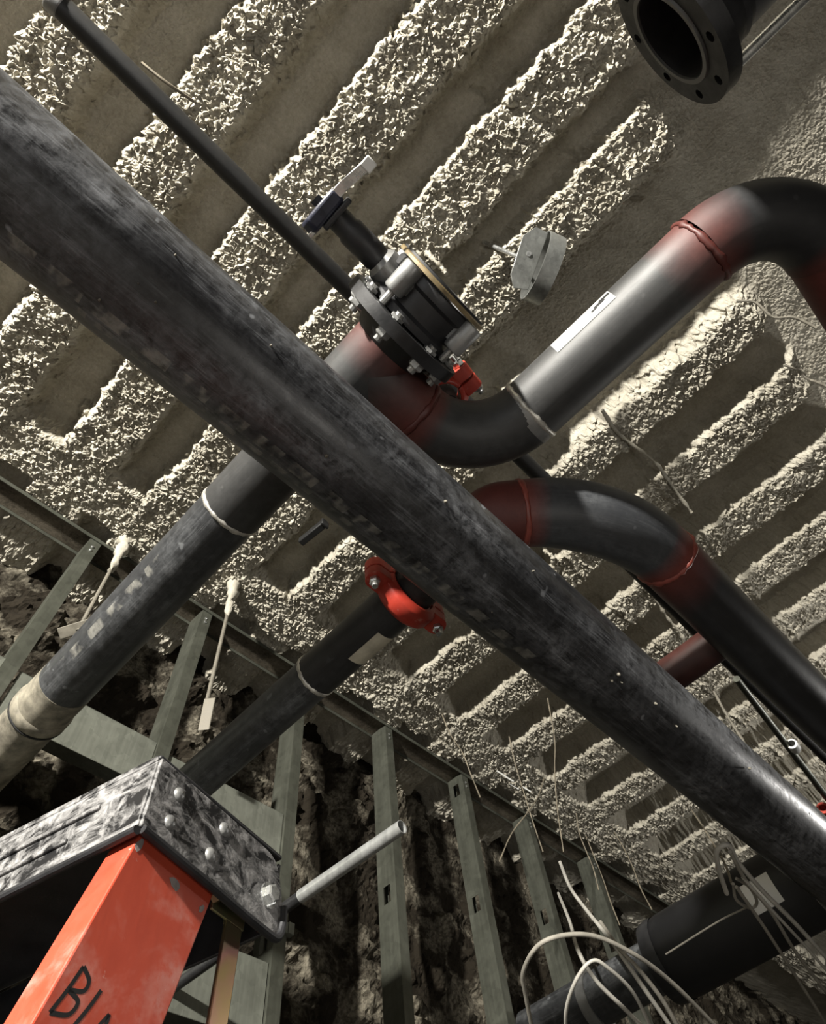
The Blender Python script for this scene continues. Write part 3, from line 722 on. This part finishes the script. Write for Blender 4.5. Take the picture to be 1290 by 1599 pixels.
# head: side plate (towards the camera) and front plate, top plate
def rounded(pts, r, n=4):
    out = []; m = len(pts)
    for i in range(m):
        p = V((*pts[i], 0)); a = V((*pts[i - 1], 0)); c = V((*pts[(i + 1) % m], 0))
        rr_ = min(r if not isinstance(r, list) else r[i], (a - p).length * .45, (c - p).length * .45)
        p0 = p + (a - p).normalized() * rr_; p1 = p + (c - p).normalized() * rr_
        for k in range(n + 1):
            t_ = k / n; q = p0 * (1 - t_) ** 2 + p * 2 * t_ * (1 - t_) + p1 * t_ ** 2; out.append((q.x, q.y))
    return out
for bb in (0, .44):
    b = MB(); b.prism(rounded([(0, .378), (.18, .366), (.207, .372), (.207, .400), (.190, .448), (0, .452)], [.002, .015, .012, .015, .02, .002]), Lp(0, bb - .003, 0), A_, Z3, B_, .0045)
    sp = b.build('side_plate', 'spattered_black', root, bevel=.0012)
    sg = -1 if bb == 0 else 1
    for (ra, rh) in ((.032, .430), (.030, .399), (.088, .398), (.100, .432)):
        b = MB(); b.lathe([(.0003, .0042), (.0035, .0038), (.0062, .002), (.0070, 0), (.0070, -.002)], Lp(ra, bb + (-.003 if sg < 0 else .002), rh), B_ * sg, 16, closed=False); b.build('rivet', 'cast_grey', sp)
    b = MB(); p = Lp(.180, bb + (-.003 if sg < 0 else .002), .402); b.lathe([(.0003, .002), (.0125, .002), (.0125, 0), (.0003, 0)], p, B_ * sg, 24); hexbolt(b, p + B_ * sg * .002, B_ * sg, .0095, .0075); b.build('hex_bolt', 'bolt_zinc', sp)
b = MB(); b.prism(rounded([(0, .374), (.44, .374), (.44, .452), (0, .452)], .003), Lp(-.002, 0, 0), B_, Z3, A_, .004)
fp = b.build('front_plate', 'spattered_black', root, bevel=.0012)
b = MB(); b.box(Lp(.0, .22, .4515), .006, .44, .007, A_, B_, Z3); b.box(Lp(-.0035, .25, .424), .003, .38, .005, A_, B_, Z3); b.box(Lp(-.0035, .27, .402), .003, .36, .005, A_, B_, Z3); b.build('rib', 'spattered_black', fp, bevel=.001)
b = MB(); b.box(Lp(.098, .22, .453), .20, .445, .005, A_, B_, Z3); b.build('top_plate', 'valve_dark', root, bevel=.002)
b = MB(); b.box(Lp(.198, .22, .412), .004, .44, .07, A_, B_, Z3); b.build('rear_plate', 'valve_dark', root, bevel=.001)
b = MB(); b.tube(spline([Lp(.002, -.004, .376), Lp(.10, -.004, .371), Lp(.178, -.004, .367), Lp(.200, -.004, .369), Lp(.2065, -.004, .384), Lp(.206, -.004, .402)], 6), .0042, 10); b.tube([Lp(-.002, -.002, .374), Lp(-.002, .44, .374)], .0042, 10); b.build('rolled_edge', 'valve_dark', root)
# front rails: channel section, sloping forward to the floor
sl = V((0, 0, 0)) + A_ * -.24 + Z3 * -1.0
def rail(bb, sg, name):
    b = MB(); Lr = .447 + CAM_H - .006; w, d, t_ = .103, .034, .004
    sec = [(0.0, 0), (w, 0), (w, sg * d), (w - t_, sg * d), (w - t_, sg * t_), (t_, sg * t_), (t_, sg * d), (0, sg * d)]
    top = [Lp(.024 + x, bb + y, .447) for x, y in sec]; bot = [p + sl * Lr for p in top]
    n = 8; b.add(top + bot, [tuple(range(n)), tuple(range(n, 2 * n))[::-1]] + [(i, n + i, n + (i + 1) % n, (i + 1) % n) for i in range(n)])
    return b.build(name, 'orange_rail', root, smooth=0, bevel=.0016)
r1 = rail(.004, 1, 'rail'); r2 = rail(.436, -1, 'rail')
# steps between the front rails (below the frame)
for k in range(1, 6):
    h = .447 - .31 * k
    b = MB(); b.box(Lp(.05 - .24 * (.447 - h), .22, h), .085, .418, .006, A_, B_, Z3); b.box(Lp(.05 - .04 - .24 * (.447 - h), .22, h - .015), .004, .418, .03, A_, B_, Z3); b.build('step', 'cast_grey', root, bevel=.001)
# chips and scuffs on the near rail's web
def on_web(u, s, off=.0006):                               # u across the web, s down the rail
    return Lp(.024 + u, .004 - off, .447) + sl * s
def patch(pts, name, mat, parent):
    b = MB(); n = len(pts); a = [on_web(u, s, .0001) for u, s in pts]; c = [on_web(u, s, .0004) for u, s in pts]
    b.add(a + c, [tuple(range(n, 2 * n)), tuple(range(n))[::-1]] + [(i, (i + 1) % n, n + (i + 1) % n, n + i) for i in range(n)]); return b.build(name, mat, parent, smooth=0)
def blob(u, s, ru, rs_, rot=0, n=12):
    out = []
    for i in range(n):
        a = 2 * math.pi * i / n; k = rnd.uniform(.75, 1.15); x, y = ru * k * math.cos(a), rs_ * k * math.sin(a)
        out.append((u + x * math.cos(rot) - y * math.sin(rot), s + x * math.sin(rot) + y * math.cos(rot)))
    return out
patch(blob(.056, .088, .0075, .0045, .5), 'paint_chip', 'chip_grey', r1)
patch(blob(.0045, .078, .0035, .007, .1), 'paint_chip', 'chip_grey', r1)
patch(blob(.096, .093, .003, .004, .1), 'paint_chip', 'chip_grey', r1)
# handwriting in black marker: B L A, reading down the rail
def stroke(pts, w=.0032):
    P = spline([V((u, s, 0)) for u, s in pts], 6) if len(pts) > 2 else [V((*p, 0)) for p in pts]
    b = MB(); vs_ = []; fs = []
    for i, p in enumerate(P):
        d = (P[min(i + 1, len(P) - 1)] - P[max(i - 1, 0)]).normalized(); nn = V((-d.y, d.x, 0)) * (w / 2)
        for q in (p + nn, p - nn):
            vs_.append(on_web(q.x, q.y, .00012))
    m = len(P); fs = [(2 * i, 2 * i + 1, 2 * i + 3, 2 * i + 2) for i in range(m - 1)]
    return b.add(vs_, fs)
hw = MB()
def txt(ox, oy, k, strokes):
    for st in strokes:
        s_ = stroke([(ox + k * x, oy + k * y) for x, y in st]); hw.add(s_.v, s_.f)
txt(.005, .183, .030, [[(.30, -.1), (.22, .45), (.10, 1.0)], [(.30, -.1), (.62, .10), (.62, .34), (.24, .46)], [(.24, .46), (.62, .58), (.55, .88), (.10, 1.0)]])
txt(.027, .186, .029, [[(.34, .05), (.24, .5), (.08, 1.0)], [(.08, 1.0), (.4, 1.05)]])
txt(.039, .195, .030, [[(.05, 1.0), (.45, .1)], [(.45, .1), (.62, 1.0)], [(.22, .68), (.58, .68)]])
hw.build('handwriting', 'marker', r1, smooth=0)
# zinc braces hanging from the pivot bolt
for bb in (.020, .42):
    b = MB(); b.box(Lp(.150, bb, .40), .050, .003, .055, A_, B_, Z3); br = b.build('hinge_bracket', 'yellow_zinc', root, bevel=.001)
    d = (A_ * -.02 + Z3 * -1).normalized(); ee = (A_ - d * A_.dot(d)).normalized()
    b = MB(); b.box(Lp(.160, bb + .001, .375) + d * .0, .024, .004, .012, ee, B_, -d); b.box(Lp(.160, bb, .372) + d * .93, .024, .004, 1.86, ee, B_, -d); b.build('brace', 'yellow_zinc', root, bevel=.001)
    b = MB(); hexbolt(b, Lp(.125, bb - .002, .385), -B_, .008, .008); b.build('bracket_nut', 'yellow_zinc', br)

# ------------------------------------------------------------------ wires, cables, straps
def wire(name, pts, r, mat, label, cat, group=None, k=8, n=10, jit=0.0):
    S = spline(pts, k); b = MB(); b.tube(S, [r * (1 + jit * rnd.uniform(-.6, 1)) for _ in S], n); return tag(b.build(name, mat, smooth=60), label, cat, group)
G = 'loose cables in the lower right corner'
def px(l): return [at(*q) for q in l]
wire('cable', px([(838, 1640, .76), (822, 1560, .80), (818, 1515, .82), (850, 1470, .83), (920, 1460, .84), (990, 1490, .82), (1050, 1535, .80), (1110, 1595, .77), (1150, 1640, .75)]), .0055, 'cable_grey', 'grey cable arching in one wide loop over the dusty lower pipe', 'cable', G)
wire('cable', px([(886, 1640, .76), (884, 1580, .78), (900, 1530, .80), (925, 1500, .82), (950, 1512, .81), (985, 1545, .79), (1010, 1590, .77), (1030, 1640, .75)]), .0047, 'cable_white', 'short pale cable looping up inside the wide grey loop', 'cable', G)
wire('cable', px([(874, 1345, 1.45), (890, 1385, 1.36), (915, 1420, 1.2), (955, 1470, .98), (1000, 1535, .86), (1045, 1600, .80), (1070, 1640, .77)]), .0062, 'cable_white', 'thick white cable dropping past the end of the insulated pipe', 'cable', G)
wire('cable', px([(872, 1395, 1.5), (890, 1440, 1.15), (902, 1482, .90), (930, 1530, .84), (975, 1575, .80), (1020, 1620, .76)]), .0055, 'cable_white', 'bright white cable curving down left of the insulated pipe', 'cable', G)
wire('cable', px([(938, 1440, 1.1), (965, 1478, .95), (1003, 1520, .87), (1040, 1570, .82), (1078, 1640, .77)]), .006, 'cable_grey', 'dull grey cable twisted against the thick white one', 'cable', G)
G2 = 'bundle of cables hanging over the insulated pipe'
wire('looped_cable', px([(1135, 1395, .80), (1122, 1355, .80), (1120, 1328, .80), (1138, 1320, .80), (1152, 1345, .80), (1190, 1390, .79), (1240, 1440, .78), (1300, 1505, .77), (1340, 1545, .76)]), .0052, 'cable_white', 'white cable folded into a tight bend above the insulated pipe', 'cable', G2)
wire('looped_cable', px([(1140, 1330, .79), (1165, 1375, .79), (1205, 1425, .78), (1245, 1490, .77), (1300, 1560, .76), (1340, 1600, .75)]), .0042, 'cable_grey', 'grey cable running down the middle of the hanging bundle', 'cable', G2)
wire('looped_cable', px([(1145, 1380, .81), (1150, 1405, .81), (1172, 1418, .81), (1182, 1408, .81), (1170, 1385, .81), (1150, 1372, .81)]), .0035, 'cable_grey', 'small wire loop hanging at the side of the cable bundle', 'cable', G2)
wire('looped_cable', px([(1160, 1370, .79), (1200, 1415, .78), (1260, 1480, .77), (1330, 1560, .76)]), .0036, 'cable_white', 'thin pale cable on the upper side of the hanging bundle', 'cable', G2)
wire('looped_cable', px([(1150, 1385, .80), (1195, 1450, .79), (1240, 1520, .78), (1290, 1600, .77), (1310, 1640, .76)]), .004, 'cable_grey', 'lowest grey cable of the bundle, leaving at the bottom edge', 'cable', G2)
wire('hanger_wire', px([(1080, 1265, 1.7), (1100, 1295, 1.4), (1130, 1345, 1.0), (1143, 1380, .82)]), .003, 'wire_rust', 'pair-end wire rising from the cable fold to the ceiling behind the main pipe', 'wire')
wire('cable', px([(1168, 1416, .82), (1120, 1440, .85), (1040, 1490, .86)]), .0022, 'cable_grey', 'thin slack wire drawn across the black insulated pipe', 'wire')
GW = 'tie wires hanging below the sprayed deck'
def tie(p, q, bend, label, r=.0026, mat='wire_rust', n=4):
    a, c = at(*p), at(*q); pts = [a]
    for i in range(1, n): t_ = i / n; pts.append(a.lerp(c, t_) + V((rnd.uniform(-1, 1), rnd.uniform(-1, 1), rnd.uniform(-1, 1))) * bend)
    return wire('tie_wire', pts + [c], r, mat, label, 'wire', GW, 8, 7, .9 if mat == 'fireproofing' else .35)
tie((690, 1115, 2.0), (750, 1245, 1.72), .012, 'long bent wire hanging beside the top of the punched stud')
tie((780, 1345, 1.40), (850, 1215, 1.95), .012, 'diagonal wire crossing the lit splinters right of the punched stud')
tie((795, 1150, 2.05), (848, 1330, 1.62), .015, 'thin wire running down between the two dim studs')
tie((855, 1090, 2.05), (880, 1330, 1.6), .02, 'sprayed wire hanging below the lower edge of the main pipe')
tie((900, 1270, 2.0), (935, 1390, 1.65), .012, 'straight thin wire left of the insulated pipe end')
tie((915, 1305, 2.0), (968, 1445, 1.5), .006, 'fine wire reaching down to the collar of the insulated pipe')
tie((960, 1300, 2.02), (1018, 1420, 1.5), .006, 'rightmost fine wire reaching down to the insulated pipe')
tie((940, 640, 2.03), (1080, 800, 2.02), .02, 'crusted wire lying across the ribs right of the primed elbow', .005, 'fireproofing')
tie((1150, 470, 2.0), (1275, 512, 1.85), .012, 'pale splinter of wire under the dark elbow near the right edge', .0042, 'rod_dull')
tie((1225, 570, 2.0), (1295, 605, 1.9), .008, 'pale wire end at the right edge below the dark elbow', .0042, 'rod_dull')
tie((850, 845, 2.04), (870, 900, 1.98), .012, 'short white crusted wire under the primed elbow', .006, 'fireproofing')
tie((1020, 930, 2.04), (1095, 1050, 2.0), .02, 'crusted wire between the main pipe and the right-hand pipe', .005, 'fireproofing')
tie((1115, 1080, 1.75), (1180, 1190, 1.45), .004, 'thin pale rod between the main pipe and the right-hand pipe', .005, 'rod_dull')
tie((655, 385, 2.08), (697, 428, 1.96), .004, 'pointed crusted spike beside the valve rim', .0065, 'fireproofing')
# pale splinters in the light near the wires
for i, (x, y) in enumerate([(783, 1208), (795, 1216), (803, 1228), (822, 1232)]):
    c = at(x, y, 1.97); b = MB(); b.box(c, .05, .006, .003, (R * .85 - U * .5).normalized(), (R * .5 + U * .85).normalized(), F)
    tag(b.build('metal_splinter', 'sleeve_white', bevel=.0005), ['uppermost pale splinter under the deck where the wires cross', 'pale splinter just below the uppermost one at the wire crossing', 'pale splinter third from the top at the wire crossing', 'lowest pale splinter, touching the wire crossing'][i], 'splinter', 'pale splinters at the wire crossing')
# conduit under the right-hand pipe with a pale fitting
root = thing('slim_conduit', at(1180, 1150, 1.35), 'slim conduit with a pale fitting between the main pipe and the right-hand pipe', 'conduit')
b = MB(); b.tube(line(at(1150, 1060, 1.36), at(1310, 1270, 1.33), 6), .011, 14); b.build('tube', 'galvanised_dull', root)
b = MB(); c = at(1240, 1166, 1.34); d = (at(1310, 1270, 1.33) - at(1150, 1060, 1.36)).normalized(); b.lathe([(.0113, -.02), (.017, -.018), (.018, .010), (.0125, .022), (.0113, .022)], c, d, 16, closed=False); b.build('fitting', 'sleeve_white', root)
b = MB(); b.lathe([(.0113, -.03), (.02, -.03), (.02, .03), (.0113, .03)], at(1290, 1268, 1.33), d, 18); b.build('red_coupling', 'red_enamel', root)
# strap rods hanging by the studs
def strap(p, q, label, foot, r=.0065):
    a, c = at(*p), at(*q); root = thing('strap_rod', c, label, 'rod', 'rods hanging beside the studs')
    b = MB(); b.tube(line(a, c, 6), r, 10); b.build('rod', 'rod_dull', root)
    b = MB(); b.tube(spline([a + (a - c).normalized() * .12, a + (a - c).normalized() * .05, a + (c - a).normalized() * .03, a + (c - a).normalized() * .12], 4), [.022 + .012 * rnd.random() for _ in range(4)] + [.014 + .009 * rnd.random() for _ in range(4)] + [.009 + .006 * rnd.random() for _ in range(4)] + [.006], 9); b.v = [p_ + V((rnd.uniform(-1, 1), rnd.uniform(-1, 1), rnd.uniform(-1, 1))) * .006 for p_ in b.v]; b.build('sprayed_crust', 'fireproofing', root, smooth=180)
    if foot:
        f0, f1 = at(*foot[0]), at(*foot[1]); d = (f1 - f0); b = MB(); b.box((f0 + f1) / 2, d.length, .034, .006, d.normalized(), F.cross(d.normalized()).normalized(), F); b.build('foot_plate', 'rod_dull', root, bevel=.002)
strap((188, 862, 1.98), (122, 985, 1.55), 'thin strap rod with a flat foot left of the left pipe', ((140, 975, 1.56), (92, 990, 1.55)))
strap((362, 930, 1.98), (322, 1100, 1.45), 'thin strap rod hanging between the left pipe and the narrow pipe', ((328, 1090, 1.46), (318, 1140, 1.36)))
# dark slot bracket on the lip
b = MB(); c = at(488, 832, 1.98); d = (at(510, 815, 1.98) - at(466, 850, 1.98)).normalized(); b.box(c, .115, .026, .03, d, Z3.cross(d), Z3); b.box(c + d * .06 - Z3 * .004, .012, .034, .036, d, Z3.cross(d), Z3)
tag(b.build('slot_bracket', 'rubber', bevel=.004), 'small black bar clipped to the ceiling beside the left pipe', 'bracket')
